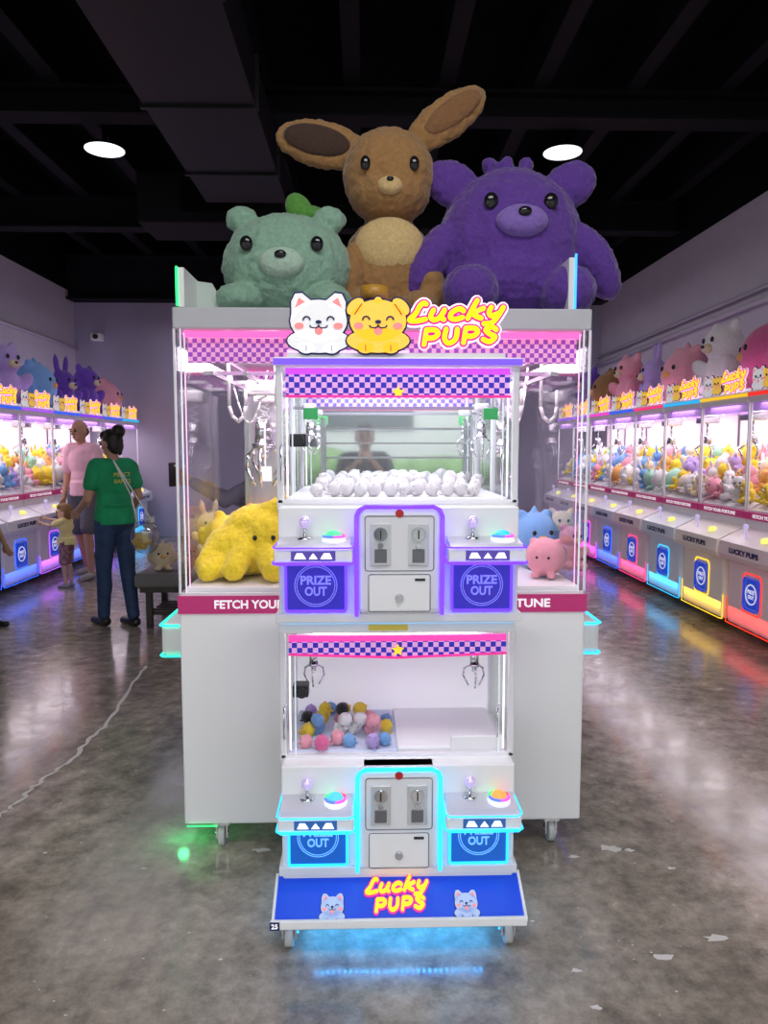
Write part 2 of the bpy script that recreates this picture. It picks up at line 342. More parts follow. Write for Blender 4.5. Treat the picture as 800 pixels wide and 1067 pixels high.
for k in KM.values(): k.materials.append(None)
EY={'bear':(.09,-.235,.72,.03),'bunny':(.08,-.215,.58,.028),'chick':(.14,-.33,.55,.035),'ball':(.14,-.455,.52,.03)}
def facemesh(k,what):
    x,y,z,r=EY[k]; m=MB()
    if what in('eyel','eyer'): m.ell(((1 if what=='eyel' else -1)*x,y,z),(r,r*.6,r*1.1),None,10,8)
    elif what=='muzzle': m.ell((0,y-.005,z-.1),(.09,.06,.06))
    else: m.ell((0,y-.062,z-.085),(.03,.02,.02),None,10,8)
    me=m.mesh(k+what); me.materials.append(None); return me
FM={(k,w):facemesh(k,w) for k in KM for w in ('eyel','eyer','muzzle','nose')}
EYEM=mat('button_eye',(.01,.01,.012),.15); MUZ=mat('plush_cream',(.75,.62,.42),.95,sheen=.4)
COL={'yellow':(.95,.68,.05),'pink':(.9,.38,.48),'white':(.85,.82,.84),'lavender':(.5,.36,.75),'blue':(.2,.42,.8),'orange':(.9,.42,.12),'cream':(.85,.7,.48),'mint':(.4,.72,.58),'black':(.03,.03,.035),'purple':(.15,.06,.45),'brown':(.32,.16,.06),'teal':(.08,.4,.45),'red':(.6,.05,.05),'hotpink':(.85,.15,.38)}
PMs={k:plushmat(k,v) for k,v in COL.items()}
def toy(kind,col,loc,s,rz,label,group=None,face=True,tilt=0,roll=0):
    o=bpy.data.objects.new('plush_toy',KM[kind]); C.objects.link(o); o.location=loc; o.scale=(s,s,s); o.rotation_euler=(tilt,roll,rz); setmat(o,PMs[col])
    tag(o,label,'plush toy',group)
    if face:
        for w,mm in (('eyel',EYEM),('eyer',EYEM),('muzzle',MUZ if kind!='chick' else PMs['orange']),('nose',EYEM)):
            if kind in('chick','ball') and w=='nose' or kind=='ball' and w=='muzzle': continue
            c=bpy.data.objects.new('eye' if w.startswith('eye') else w,FM[(kind,w)]); C.objects.link(c); c.parent=o; setmat(c,mm)
    return o
# ------------------------------------------------ row claw machines (front faces -Y)
BODYW=mat('row_body',(.92,.91,.93),.35,coat=.2)
def caster(parent,x,y,r=.035,z=0,h=.09):
    m=MB(); m.cyl((x-.012,y,r),(x+.012,y,r),r,r,20); w=m.build('caster_wheel',mat('caster_grey',(.6,.6,.58),.4),parent)
    MB().cyl((x-.0135,y,r),(x+.0135,y,r),r*.5,r*.5,16).build('wheel_hub',mat('caster_hub',(.5,.4,.2),.4),w)
    m=MB(); m.box(x-.03,x+.03,y-.03,y+.03,h-.012,h).box(x-.022,x-.016,y-.02,y+.02,r*.8,h-.01).box(x+.016,x+.022,y-.02,y+.02,r*.8,h-.01).cyl((x-.028,y,r),(x+.028,y,r),.008).cyl((x,y,h-.01),(x,y,h+.012),.02); m.build('caster_bracket',CHROME,w)
def row_machine():
    t=thing('claw_machine','x','claw machine'); hw=.4
    MB().box(-hw,hw,0,.8,.09,.98,.01).build('cabinet_body',BODYW,t)
    MB().box(-hw+.02,hw-.02,-.14,.02,.1,.62,.03).build('front_panel',BODYW,t)
    MB().prismx([(-.2,.62),(-.22,.66),(-.21,.76),(0,.86),(.02,.62)],-hw+.01,hw-.01).build('control_console',BODYW,t)
    MB().tube(rrect(-.13,.13,.24,.54,-.142,.04),.0055,6,True).build('door_light',led('row',(1,0,0),5),t)
    d=MB().box(-.105,.105,-.147,-.13,.265,.515,.03).build('prize_door',BLUEP,t)
    MB().tube([(.075*math.cos(a),-.149,.39+.075*math.sin(a)) for a in [2*PI*i/20 for i in range(20)]],.005,5,True).build('prize_ring',WTXT,d)
    txt('PRIZE',.04,WTXT,d,'lettering',(0,-.149,.408),bold=.001); txt('OUT',.04,WTXT,d,'lettering',(0,-.149,.368),bold=.001)
    m=MB(); m.tube([(-hw+.02,-.14,.3),(-hw+.02,-.14,.105),(-hw+.05,-.155,.105),(hw-.05,-.155,.105),(hw-.02,-.14,.105),(hw-.02,-.14,.3)],.004,6)
    m.build('trim_light',led('row',(1,0,0),5),t)
    txt('LUCKY PUPS',.055,NAVY,t,'lettering',(0,-.223,.7),.42,.002)
    MB().cyl((-.15,-.12,.8),(-.15,-.13,.88),.01).ell((-.15,-.13,.89),.022).build('joystick',led('joy',(.7,.6,1),.6),t)
    MB().cyl((.12,-.12,.8),(.12,-.125,.83),.035,.03).build('push_button',led('btn',(1,.9,.2),1),t)
    MB().box(-hw-.003,hw+.003,-.012,.3,.93,.985).build('slogan_band',PINK,t); txt('FETCH YOUR FORTUNE',.038,WTXT,t,'lettering',(0,-.014,.957),.55,.001)
    for x in (-hw,hw-.014):
        for y in (0,.786): MB().box(x,x+.014,y,y+.014,.98,1.86).build('corner_post',POST,t)
    MB().box(-hw+.02,hw-.02,.765,.77,.98,1.86).build('back_panel',mat('row_back',(.85,.72,.82),.5,0,.2,(1,.7,.9)),t)  # back panel given a faint pink glow so it looks lit
    MB().box(-hw+.03,hw-.03,.004,.02,1.78,1.85).build('checker_band',CK,t)
    MB().prismx([(.02,.985),(.02,1.0),(.76,1.34),(.76,.985)],-hw+.02,hw-.02).build('prize_bed',WHITE2,t)
    MB().box(-hw,hw,-.02,.8,1.85,1.94,.008).build('top_cap',BODYW,t)
    MB().box(-hw,hw,-.028,-.018,1.9,1.926).build('top_light',led('row',(1,0,0),5),t)
    m=MB().box(-hw+.03,hw-.03,.2,.23,1.78,1.8).box(.0,.16,.13,.29,1.72,1.8,.01).cyl((.08,.21,1.74),(.08,.21,1.6),.01).cyl((.08,.21,1.62),(.08,.21,1.53),.035,.045)
    for k in range(3):
        a=k*2.1; c,s_=math.cos(a),math.sin(a); m.tube([(.08+.03*c,.21+.03*s_,1.54),(.08+.1*c,.21+.1*s_,1.48),(.08+.06*c,.21+.06*s_,1.4)],.009,6)
    m.build('claw',CHROME,t)
    b=MB().box(-.38,.38,.0,.02,1.94,1.965).build('top_sign',HALO,t)
    pup(b,-.29,2.03,.19,-.005,'white',True); pup(b,-.13,2.03,.17,-.011,'yellow',True); logo(b,.16,2.035,.42,-.005,2)
    caster(t,-.3,.08,.035); caster(t,.3,.08,.035)
    return t
proto=row_machine(); first=True
LC={'red':(1,.03,.015),'yellow':(1,.6,.02),'cyan':(.02,.5,1),'pink':(1,.04,.22),'purple':(.3,.04,1),'magenta':(1,.05,.7),'blue':(.03,.12,1),'violet':(.45,.1,1),'green':(.03,1,.25)}
PCc={k:tuple(.86+.05*x for x in v) for k,v in LC.items()}
ordn=['nearest the camera','second from the camera','third from the camera','fourth from the camera','fifth from the camera','sixth from the camera','seventh from the camera','farthest from the camera']
TOPC={'right':['teal','hotpink','white','pink','lavender','pink','brown','purple'],'left':['white','blue','lavender','blue','purple','purple','pink']}
cols=['yellow','pink','white','cream','orange','yellow','lavender','blue','mint','white','pink','white']
for side,X,rz,ys,lc in (('right',3.05,-PI/2,[5.34+.82*i for i in range(8)],['red','yellow','cyan','pink','blue','magenta','violet','purple']),
                        ('left',-3.72,PI/2,[6.8+.82*i for i in range(7)],['blue','blue','violet','blue','purple','blue','cyan'])):
    for i,Y in enumerate(ys):
        o=proto if first else copy_tree(proto); first=False
        c=lc[i]; pos=ordn[i] if i<len(ys)-1 else ordn[-1]
        o.location=(X,Y,0); o.rotation_euler=(0,0,rz)
        tag(o,f'white claw machine with {c} trim lights, {pos} in the {side} wall row','claw machine',f'claw machines along the {side} wall')
        for ch in o.children:
            n=ch.name.split('.')[0]
            if n in ('door_light','trim_light'): setmat(ch,led('row_'+c,LC[c],1.6))
            if n=='top_light': setmat(ch,led('rowtop_'+c,LC[c],.9))
            if n in ('front_panel','control_console'): setmat(ch,mat('rowpanel_'+c,PCc[c],.35,0,.03,LC[c],coat=.2))  # spill of the trim LEDs painted in as panel tint and faint glow
        M=Matrix.Translation((X,Y,0))@Matrix.Rotation(rz,4,'Z')
        area('case_lamp',M@V((0,.3,1.84)),(0,0,0),.7,.5,6,(1,.9,.97))
        area('floor_lamp_strip',M@V((0,-.16,.2)),(Rd(60),0,rz),.7,.08,.45,LC[c])
        full=(side=='right' and i<3); nt_=4 if full else 3; nk=5 if full else 4
        for tr in range(nt_):
            for k in range(nk):
                lx=-.32+.64/(nk-1)*k+random.uniform(-.02,.02)+(.03 if tr%2 else -.02); ly=([.12,.27,.44,.61] if full else [.14,.33,.55])[tr]+random.uniform(-.015,.015); z=([1.05,1.12,1.2,1.28] if full else [1.06,1.15,1.26])[tr]
                cc=random.choice(cols); kd=random.choice(['bear','bunny','chick'])
                p=M@V((lx,ly,z)); toy(kd,cc,p,random.uniform(.2,.25)+.015*tr+(0 if full else .03),rz+random.uniform(-.8,.8),f'small {cc} plush toy in the heap inside the {side} row machine {pos}',f'{cc} plush toys, {side} row machine {pos}',face=(side=='right' and i<2),tilt=random.uniform(-.3,.3),roll=random.uniform(-.4,.4))
        tc=TOPC[side][i]; kd=['bear','chick','bear','chick','bunny','bear','chick','bear'][i]
        p=M@V((.02,.38,1.945)); toy(kd,tc,p,.78 if kd!='chick' else .7,rz+random.uniform(-.4,.2),f'large {tc} plush toy sitting on the {side} row claw machine {pos}','large plush toys on top of wall machines')
        if i<len(ys)-1 and side=='right':
            c2=['pink','white','lavender','cream','hotpink','white','pink'][i]; p=M@V((-.40,.56,1.945))
            toy(['bunny','bear','chick'][i%3],c2,p,.56,rz+random.uniform(-.3,.3),f'medium {c2} plush toy tucked behind the large ones, {side} row machine {pos}','medium plush toys on top of wall machines')
    area('wall_wash_'+side,(X+(.55 if side=='right' else -.7),ys[len(ys)//2],2.02),(Rd(180),0,0),.2,6,7,(.85,.7,1))  # added violet uplight standing in for sign glow on the wall
# ------------------------------------------------ big machine
BX,BY,hw=.067,3.36,.738
big=thing('claw_machine','wide white glass-walled claw machine behind the double-decker, big plush toys on top','claw machine',(BX,BY,0))
y0,y1=-.75,.75
MB().box(-hw,hw,y0,y1,.105,.90,.006).build('cabinet_body',WHITE,big)
MB().box(-hw-.004,hw+.004,y0-.006,y1,.90,.965).build('slogan_band',PINK,big)
pa=atY(260,629,2.61); pb_=atY(542,628,2.61)
txt('FETCH YOUR',.042,WTXT,big,'lettering',(pa.x-BX,y0-.008,.9325),.25,.001); txt('FORTUNE',.042,WTXT,big,'lettering',(pb_.x-BX,y0-.008,.9325),.215,.001)
MB().box(-hw,hw,y0,y1,1.912,1.986,.006).build('top_cap',mat('cap_grey',(.55,.55,.6),.35),big)
for x in (-hw,hw-.009):
    for y in (y0,y1-.009): MB().box(x,x+.009,y,y+.009,.965,1.912,.002).build('corner_post',POST,big)
MB().box(-hw,hw,y0,y0+.015,.965,.975).build('front_sill',POST,big)
for e in (-1,1): MB().box(e*(hw-.026)-.002,e*(hw-.026)+.002,y0+.002,y0+.01,.97,1.912).build('glass_edge',EDGE,big)
for e in (-1,1): MB().box(e*(hw-.012)-.003,e*(hw-.012)+.003,y0+.02,y1-.02,.97,1.912).build('side_glass',GL,big)
MB().box(-hw+.02,hw-.02,y1-.012,y1-.006,.97,1.912).build('back_glass',GL,big)
for a,b_ in ((y0+.05,y0+.06),(y1-.1,y1-.09)): MB().box(-hw+.04,hw-.04,a,b_,1.8,1.885).build('checker_band',CK2,big)
for a,b_ in ((y0+.03,y0+.05),(y1-.1,y1-.08)): MB().box(-hw+.03,hw-.03,a,b_,1.887,1.908).build('header_light',led('hdr',(1,.12,.45),1.4),big)
for e in (-1,1): MB().tube([(e*(hw-.03),y0+.04,1.9),(e*(hw-.03),y1-.06,1.9)],.006,6).tube([(e*(hw-.034),y0+.03,.99),(e*(hw-.034),y0+.03,1.9)],.002,6).build('edge_light',led('edge',(1,.55,.85),1.2),big)
MB().box(-hw+.02,hw-.02,y0+.02,y1-.02,.965,.99).build('prize_floor',WHITE2,big)
for x in (-.62,-.5,.5,.62): MB().box(x-.006,x+.006,y0+.08,y1-.08,1.76,1.775).build('gantry_rail',RAIL,big)
for x in (-.64,-.42,.42,.64): MB().box(x-.008,x+.008,.2,.216,.98,1.8).build('inner_post',RAIL,big)
for y in (-.5,-.1,.3): MB().box(-hw+.05,hw-.05,y,y+.012,1.775,1.79).build('cross_rail',RAIL,big)
for e in (-1,1): MB().box(e*.42-.23,e*.42+.23,.32,.33,.99,1.75).build('divider_panel',mat('divider_mirror',(.72,.69,.76),.12,.6),big)
def clawset(parent,x,y,z,s=1):
    c=MB().box(x-.06*s,x+.06*s,y-.06*s,y+.06*s,z-.06*s,z,.008).box(x-.04*s,x+.04*s,y-.065*s,y-.055*s,z-.045*s,z-.015*s).build('claw_carriage',WHITE2,parent)
    m=MB(); pts=[]
    for i in range(25): a=i/24*PI*6; pts.append((x+.02*s*math.cos(a),y+.02*s*math.sin(a),z-.06*s-.12*s*i/24))
    m.tube(pts,.004*s,5); m.build('coiled_cord',WHITE2,c)
    m=MB().cyl((x,y,z-.17*s),(x,y,z-.27*s),.034*s,.036*s).cyl((x,y,z-.27*s),(x,y,z-.29*s),.05*s,.045*s).cyl((x,y,z-.29*s),(x,y,z-.33*s),.02*s); m.build('claw_head',CHROME,c)
    for k in range(3):
        a=k*2.094+.5; cx,sy=math.cos(a),math.sin(a)
        MB().tube([(x+.03*s*cx,y+.03*s*sy,z-.28*s),(x+.085*s*cx,y+.085*s*sy,z-.32*s),(x+.095*s*cx,y+.095*s*sy,z-.38*s),(x+.05*s*cx,y+.05*s*sy,z-.45*s)],.008*s,6).build('claw_prong',CHROME,c)
clawset(big,-.49,-.3,1.77,.95); clawset(big,.52,-.2,1.77,.95); clawset(big,-.55,.25,1.77,.9); clawset(big,.6,.25,1.77,.9); clawset(big,-.36,0,1.77,.95)
for x,y in ((-.6,-.45),(-.42,-.42),(.48,-.5),(.64,-.42)):
    MB().tube([(x,y,1.9),(x,y,1.66),(x+.012,y,1.62),(x+.035,y,1.6),(x+.058,y,1.62),(x+.065,y,1.66),(x+.065,y,1.72)],.007,8).build('hanging_hook',WHITE2,big)
for x,y,dx in ((-.64,-.2,.16),(-.45,-.15,.12),(.5,-.35,.1),(.58,0,.1)):
    MB().tube([(x+dx*i/10,y,1.82-.22*math.sin(PI*i/10)) for i in range(11)],.004,6).build('slack_cable',WHITE2,big)
m=MB(); m.box(-.5,-.45,-.35,-.345,1.36,1.42).box(-.477,-.473,-.35,-.345,1.42,1.6); m.build('price_tag',WTXT,big)
for e,c,cn in ((-1,(.03,1,.2),'green'),(1,(.05,.35,1),'blue')):
    MB().box(e*hw,e*(hw+.14),-.5,.5,.67,.80,.02).build('side_console',WHITE,big)
    MB().box(e*hw,e*(hw+.05),-.45,.45,.12,.66,.01).build('prize_box',WHITE,big)
    for z in (.672,.795): MB().tube([(e*(hw),-.505,z),(e*(hw+.13),-.505,z),(e*(hw+.143),-.49,z),(e*(hw+.143),.49,z)],.005,6).build('console_light',led('side'+cn,(.03,.6,.9) if e>0 else (.03,.8,.5),2),big)
    MB().cyl((e*(hw+.08),-.3,.8),(e*(hw+.08),-.3,.87),.01).ell((e*(hw+.08),-.3,.88),.022).build('joystick',led('joy',(.7,.6,1),.8),big)
    b=MB().box(e*(hw-.035)-.01,e*(hw-.035)+.01,-.75 if e<0 else -.6,.5,1.986,2.12 if e<0 else 2.2).build('side_sign',WHITE,big)
    if e<0: MB().prism([(-hw+.02,1.986),(-hw+.17,1.986),(-hw+.1,2.11),(-hw+.02,2.12)],-.55,-.53).build('sign_brace',mat('brace',(.6,.7,.65),.4),big)
    MB().tube([(e*(hw-.02),y0+(0 if e<0 else .15),1.99),(e*(hw-.02),y0+(.0 if e<0 else .15),2.12 if e<0 else 2.21)],.005,6).build('sign_light',led('sg'+cn,c,2),b)
    MB().tube([(e*(hw-.01),y0+.05,.1),(e*(hw-.01),y0+.35,.1)],.004,6).build('base_light',led('bs'+cn,(.03,1,.2) if e<0 else (.2,.2,1),1.4),big)
MB().tube([(-hw+.01,y0-.004,.1),(-hw+.12,y0-.004,.1)],.003,6).build('corner_light',led('sggreen',(.05,1,.3),2),big)
for x in (-hw+.13,hw-.1):
    caster(big,x,y0+.05,.042,0,.1); caster(big,x,y1-.08,.042,0,.1)
area('case_lamp',(BX-.5,BY-.1,1.88),(0,0,0),.35,1.1,10,(1,.85,.94)); area('case_lamp',(BX+.5,BY-.1,1.88),(0,0,0),.35,1.1,10,(1,.8,.95))
gl=bpy.data.lights.new('green_floor_lamp','POINT'); gl.energy=.35; gl.color=(.05,1,.25); gl.shadow_soft_size=.02
go=bpy.data.objects.new('green_floor_lamp',gl); C.objects.link(go); go.location=(BX-hw-.03,BY-.66,.06)
def bigplush(label,loc,parts,col,extras,vox=.009,amp=.006):
    o=link('plush_toy',fused(parts,vox,3,amp,38),PMs[col]); tag(o,label,'plush toy')
    for nm,mb,mm in extras:
        me=mb.mesh(nm); me.materials.append(mm); me.transform(Matrix.Translation(-o.location)); c=bpy.data.objects.new(nm,me); C.objects.link(c); c.parent=o
    return o
PMs['bright']=plushmat('bright',(1,.72,.04))
q=atY(252,560,2.86); ax=q.x
m=MB().ell((ax-.01,2.88,1.1),(.15,.12,.11),(0,-.15,0)).ell((ax+.1,2.87,1.15),(.12,.11,.12),(0,.3,0)).ell((ax+.03,2.9,1.19),(.12,.1,.08),(0,-.4,0)).cap((ax-.08,2.84,1.12),(ax-.125,2.78,1.05),.05,.045).cap((ax-.04,2.8,1.06),(ax-.11,2.74,1.035),.048,.043)
m.cap((ax+.03,2.8,1.12),(ax-.01,2.73,1.04),.05,.045).cap((ax+.1,2.8,1.1),(ax+.14,2.73,1.04),.055,.05).cap((ax+.1,2.86,1.24),(ax+.17,2.84,1.28),.045,.035).ell((ax+.02,2.92,1.05),(.17,.12,.06))
bigplush('large bright yellow plush toy slumped at lower left inside the wide machine','',m,'bright',[('eye',MB().ell((ax+.1+e*.035,2.765,1.155),(.009,.007,.01),None,10,8),EYEM) for e in (-1,1)],.008,.004)
for kd,cc,px,py,Y,s,rz,ti,ro,lab in (
 ('chick','yellow',228,575,3.2,.25,.2,0,.3,'round yellow plush toy behind the slumped yellow one'),
 ('bunny','cream',218,560,3.55,.25,.3,0,0,'cream long-eared plush toy at the back left of wide machine'),
 ('bear','orange',272,560,3.5,.25,.3,0,0,'orange plush bear behind the slumped yellow toy in wide machine'),
 ('ball','pink',568,598,2.82,.16,-.4,0,0,'round pink plush toy at lower right inside the wide machine'),
 ('bear','pink',590,598,2.98,.2,.4,0,.1,'pink plush bear next to right glass edge of wide machine'),
 ('chick','blue',556,560,3.1,.27,.2,0,0,'round blue plush toy behind the pink ones in wide machine'),
 ('bear','cream',584,560,3.4,.23,.0,0,0,'cream plush bear at the back right of wide machine')):
    p=atY(px,py,Y); toy(kd,cc,(p.x,Y,.993),s,rz,lab,None,True,ti,ro)
# ------------------------------------------------ double-decker front machine
t=thing('claw_machine','narrow double-decker claw machine at centre front with purple upper and cyan lower lights','claw machine',(.1,2.4,0)); D=t
W=.365
def shell(z0,z1,zb,upper):
    MB().box(-W,W,-.2,.2,z0-.02,z0,.003).build('cabinet_floor',WHITE2,t)
    for x in (-W,W-.02):
        for y in (-.2,.18): MB().box(x,x+.02,y,y+.02,z0,z1,.004).build('corner_post',POST,t)
    MB().box(-W,W,-.2,-.18,z0,z0+.012).build('front_sill',POST,t)
    for e in (-1,1):
        MB().box(e*(W-.01)-.0025,e*(W-.01)+.0025,-.178,.178,z0,z1).build('side_glass',GL,t)
        MB().tube([(e*(W-.03),-.175,z0+.02),(e*(W-.03),-.175,zb)],.003,6).build('edge_light',led('edge2',(1,.88,1),1.5),t)
        MB().box(e*(W-.048)-.002,e*(W-.048)+.002,-.196,-.19,z0,zb).build('glass_edge',EDGE,t)
    MB().box(-W+.02,W-.02,.185,.195,z0,z1).build('back_panel',MIR if upper else mat('white_lit',(.9,.89,.94),.4,0,.2,(1,.98,1)),t)
    m=MB()
    for i in range(12):
        xa=-.335+.67*i/12; xb=xa+.67/12; dz=.012*(1-abs((xa+xb)/2)/.335) if not upper else 0
        m.box(xa,xb,-.2,-.19,zb-dz,z1-.028)
    m.build('checker_band',CK,t)
    MB().box(-.335,.335,-.203,-.188,z1-.03,z1-.012).build('header_light',led('hd2' if upper else 'hd3',(.6,.06,.8) if upper else (1,.06,.4),1.1),t)
    MB().tube([(-.335,-.203,zb),(0,-.203,zb-(0 if upper else .012)),(.335,-.203,zb)],.004,6).build('band_trim',HOT,t)
    P=[]
    for i in range(10):
        a=PI/2+2*PI*i/10; r=.02 if i%2==0 else .009; P.append((.0+r*math.cos(a),zb+.012+r*math.sin(a)))
    MB().prism(P,-.206,-.2).build('star_badge',YEL,t)
shell(1.328,1.745,1.65,True); shell(.532,.935,.865,False)
MB().box(-W-.006,W+.006,-.212,.2,1.738,1.765,.006).build('top_cap',WHITE,t)
MB().box(-W-.004,W+.004,-.216,-.21,1.742,1.76).build('top_light',led('top',(.18,.08,1),1.2),t)
MB().box(-W,W,-.205,.2,.93,.965,.005).build('middle_shelf',WHITE,t)
MB().tube([(-W+.01,-.21,.968),(W-.01,-.21,.968)],.003,6).build('shelf_light',led('sh',(.05,.5,1),2),t)
MB().box(-.09,.03,-.208,-.204,.94,.958).build('info_sticker',mat('sticker_cream',(.8,.65,.1),.5),t)
def console(zl,colr,nm,upper):
    L=led('c_'+nm,colr,2.2)
    MB().box(-W+.01,W-.01,-.265,-.0,zl-.22,zl+.108,.004).build('console_body',WHITE,t)
    MB().box(-W,W,-.275,.2,zl-.235,zl-.205,.004).build('console_base',WHITE,t)
    c=MB().box(-.123,.123,-.3,-.2,zl-.205,zl+.108,.018,3).build('coin_column',mat('coin_white',(.82,.82,.85),.3,coat=.3),t)
    path=[(.125,-.3,zl-.205),(.125,-.3,zl+.085),(.118,-.3,zl+.102),(.1,-.3,zl+.112),(-.1,-.3,zl+.112),(-.118,-.3,zl+.102),(-.125,-.3,zl+.085),(-.125,-.3,zl-.205)]
    MB().tube(path,.0065,8).build('column_light',L,t)
    for x in (-.055,.055):
        q=MB().box(x-.03,x+.03,-.306,-.298,zl-.06,zl+.065,.003).build('coin_slot_plate',STEEL,c)
        MB().cyl((x,-.306,zl+.033),(x,-.312,zl+.033),.021,.019,20).build('coin_dial',CHROME,q)
        MB().box(x-.002,x+.002,-.314,-.31,zl+.02,zl+.046).build('coin_slit',BLACK,q)
        MB().box(x-.018,x+.018,-.309,-.304,zl-.05,zl-.01,.002).build('coin_return',mat('slot_grey',(.2,.2,.22),.3,.5),q); MB().cyl((x,-.31,zl-.0),(x,-.314,zl-.0),.008).build('return_button',CHROME,q)
    MB().tube(rrect(-.1,.1,zl-.075,zl+.085,-.3,.008,2),.0016,5,True).build('panel_seam',mat('seam',(.2,.2,.23),.5),c)
    q=MB().box(-.09,.09,-.303,-.298,zl-.195,zl-.085,.004).build('coin_door',WHITE,c); MB().tube(rrect(-.09,.09,zl-.195,zl-.085,-.303,.006,2),.0013,5,True).build('panel_seam',mat('seam',(.2,.2,.23),.5),q)
    MB().cyl((0,-.303,zl-.155),(0,-.311,zl-.155),.013,.011,20).build('door_lock',CHROME,q); MB().box(.045,.075,-.306,-.302,zl-.104,zl-.097).build('key_slot',BLACK,q)
    MB().disc(0,zl+.093,.012,.012,-.302,-.299).build('round_sticker',RED,c)
    for e in (-1,1):
        xa,xb=(-.355,-.135) if e<0 else (.135,.355); xm=(xa+xb)/2; fy=-.375
        k=MB().box(xa,xb,fy,-.2,zl-.04,zl,.005,2).build('control_ledge',WHITE,t)
        MB().prismx([(-.2,zl-.002),(fy+.012,zl-.001),(fy+.03,zl+.01),(-.2,zl+.032)],xa+.006,xb-.006).build('ledge_top',mat('ledge_print',(.66,.66,.73),.3,.1),k)
        MB().box(xa+.02,xa+.065,-.24,-.236,zl+.028,zl+.04).build('ledge_sticker',mat('sticker_cream',(.8,.65,.1),.5),k)
        for i_ in range(6):
            if i_%2==0: MB().box(xb-.05+.008*(i_%3),xb-.045+.008*(i_%3),fy+.07+.012*(i_//3),fy+.078+.012*(i_//3),zl+.014,zl+.02).build('ledge_check',NAVY,k)
        for zz,rr in ((zl-.041,.0048),(zl+.003,.0025)): MB().tube([(xa-.003,-.22,zz),(xa-.003,fy+.012,zz),(xa+.012,fy-.003,zz),(xb-.012,fy-.003,zz),(xb+.003,fy+.012,zz),(xb+.003,-.22,zz)],rr,6).build('ledge_light',L,k)
        pl=MB().box(xm-.062,xm+.062,fy-.002,fy+.001,zl-.033,zl-.005,.001).build('emblem_plate',mat('plate_'+nm,(.09,.06,.3) if upper else (.03,.1,.3),.4,0,.15,(.2,.1,1) if upper else (.02,.3,1)),k)
        m=MB()
        m.prism([(xm-.012,zl-.027),(xm,zl-.011),(xm+.012,zl-.027)],fy-.005,fy-.002)
        for ee in (-1,1): m.prism([(xm+ee*.02,zl-.027),(xm+ee*.03,zl-.011),(xm+ee*.046,zl-.011),(xm+ee*.053,zl-.027)],fy-.005,fy-.002)
        m.build('ledge_emblem',mat('emblem_white',(.95,.95,1),.4,0,1.0),pl)
        xj=xm-.03; jy=-.285
        j=MB().cyl((xj,jy,zl+.012),(xj,jy,zl+.024),.026,.022,20).build('joystick_base',CHROME,k)
        MB().cyl((xj,jy,zl+.02),(xj,jy-.005,zl+.055),.005).build('joystick_shaft',CHROME,j); MB().ell((xj,jy-.006,zl+.067),(.018,.018,.019)).build('joystick_ball',mat('crystal',(.75,.65,.95),.08,.3,.25,(.7,.5,1),coat=1),j)
        xb2=xm+.055; by=-.305
        b=MB().cyl((xb2,by,zl+.01),(xb2,by,zl+.026),.037,.032,24).build('button_rim',WTXT,k)
        MB().ell((xb2,by,zl+.028),(.024,.024,.018)).build('button_cap',led('bc'+nm+('a' if e<0 else 'b'),((.1,.9,.4) if upper else (.1,.7,.9)) if e<0 else ((.05,.7,.9) if upper else (1,.45,.1)),.9),b)
        for q_,(cn_,cc_) in enumerate((('r',(1,.05,.1)),('g',(.05,1,.2)),('b',(.1,.2,1)),('p',(1,.1,.7)))):
            MB().tube([(xb2+.029*math.cos(a),by+.029*math.sin(a),zl+.028) for a in [PI/2*q_+PI/2*i/5 for i in range(6)]],.005,5).build('button_glow',led('bg'+cn_,cc_,1.3),b)
        MB().prismx([(-.235,zl+.026),(-.225,zl+.029),(-.225,zl+.034),(-.235,zl+.031)],xm+.01,xm+.08).build('display',mat('disp',(.05,.25,.2),.3) if upper else mat('disp2',(.7,.6,.1),.3,0,.5),k)
        up=0 if upper else .012
        d=MB().box(xa+.02,xb-.02,-.275,-.262,zl-.2,zl-.045,.004).build('prize_door',mat('prize_'+nm,(.02,.02,.35) if upper else (.01,.1,.45),.3,0,.3,(.08,.04,.9) if upper else (.0,.18,.85)),t)
        MB().tube(rrect(xa+.022,xb-.022,zl-.198,zl-.047,-.276,.006,3),.0045,6,True).build('door_light',led('pd_'+nm,(.12,.04,1) if upper else (.02,.5,1),2.0),d)
        zc=zl-.122+up; ink=mat('prize_ink_'+nm,(.25,.25,.9) if upper else (.2,.55,1),.4,0,.6)
        m=MB()
        for r in (.062,.056): m.tube([(xm+r*math.cos(a),-.276,zc+r*math.sin(a)) for a in [2*PI*i/32 for i in range(32)]],.0014,5,True)
        m.build('prize_ring',ink,d)
        txt('PRIZE',.036,ink,d,'lettering',(xm,-.277,zc+.015),.09,.001); txt('OUT',.036,ink,d,'lettering',(xm,-.277,zc-.018),.065,.001)
console(1.215,(.13,.035,1),'purple',True); console(.428,(.02,.5,1),'cyan',False)
MB().box(-W+.01,W-.01,-.26,.2,.1,.2,.006).build('base_box',WHITE,t)
sk=MB().prismx([(-.25,.185),(-.372,.112),(-.372,.098),(-.25,.098)],-.375,.37).build('kick_skirt',BLUEP,t)
MB().box(-.38,.375,-.382,-.37,.094,.122,.004).build('skirt_lip',WHITE,sk)
MB().box(-.38,-.352,-.385,-.382,.096,.12).build('number_plate',NAVY,sk); txt('25',.02,WTXT,sk,'lettering',(-.366,-.3855,.108),bold=.0004)
for e in (-1,1): MB().prismx([(-.25,.19),(-.38,.12),(-.38,.108),(-.25,.178)],e*.372-.004,e*.372+.004).build('skirt_edge',WHITE,sk)
tmp=bpy.data.objects.new('tmp_holder',None); C.objects.link(tmp)
logo(tmp,0,0.002,.2,0,3,False); pup(tmp,-.2,-.026,.076,0,'white',fm=PUPB); pup(tmp,.2,-.022,.076,0,'white',fm=PUPB)
ang=math.atan2(.122,.073)
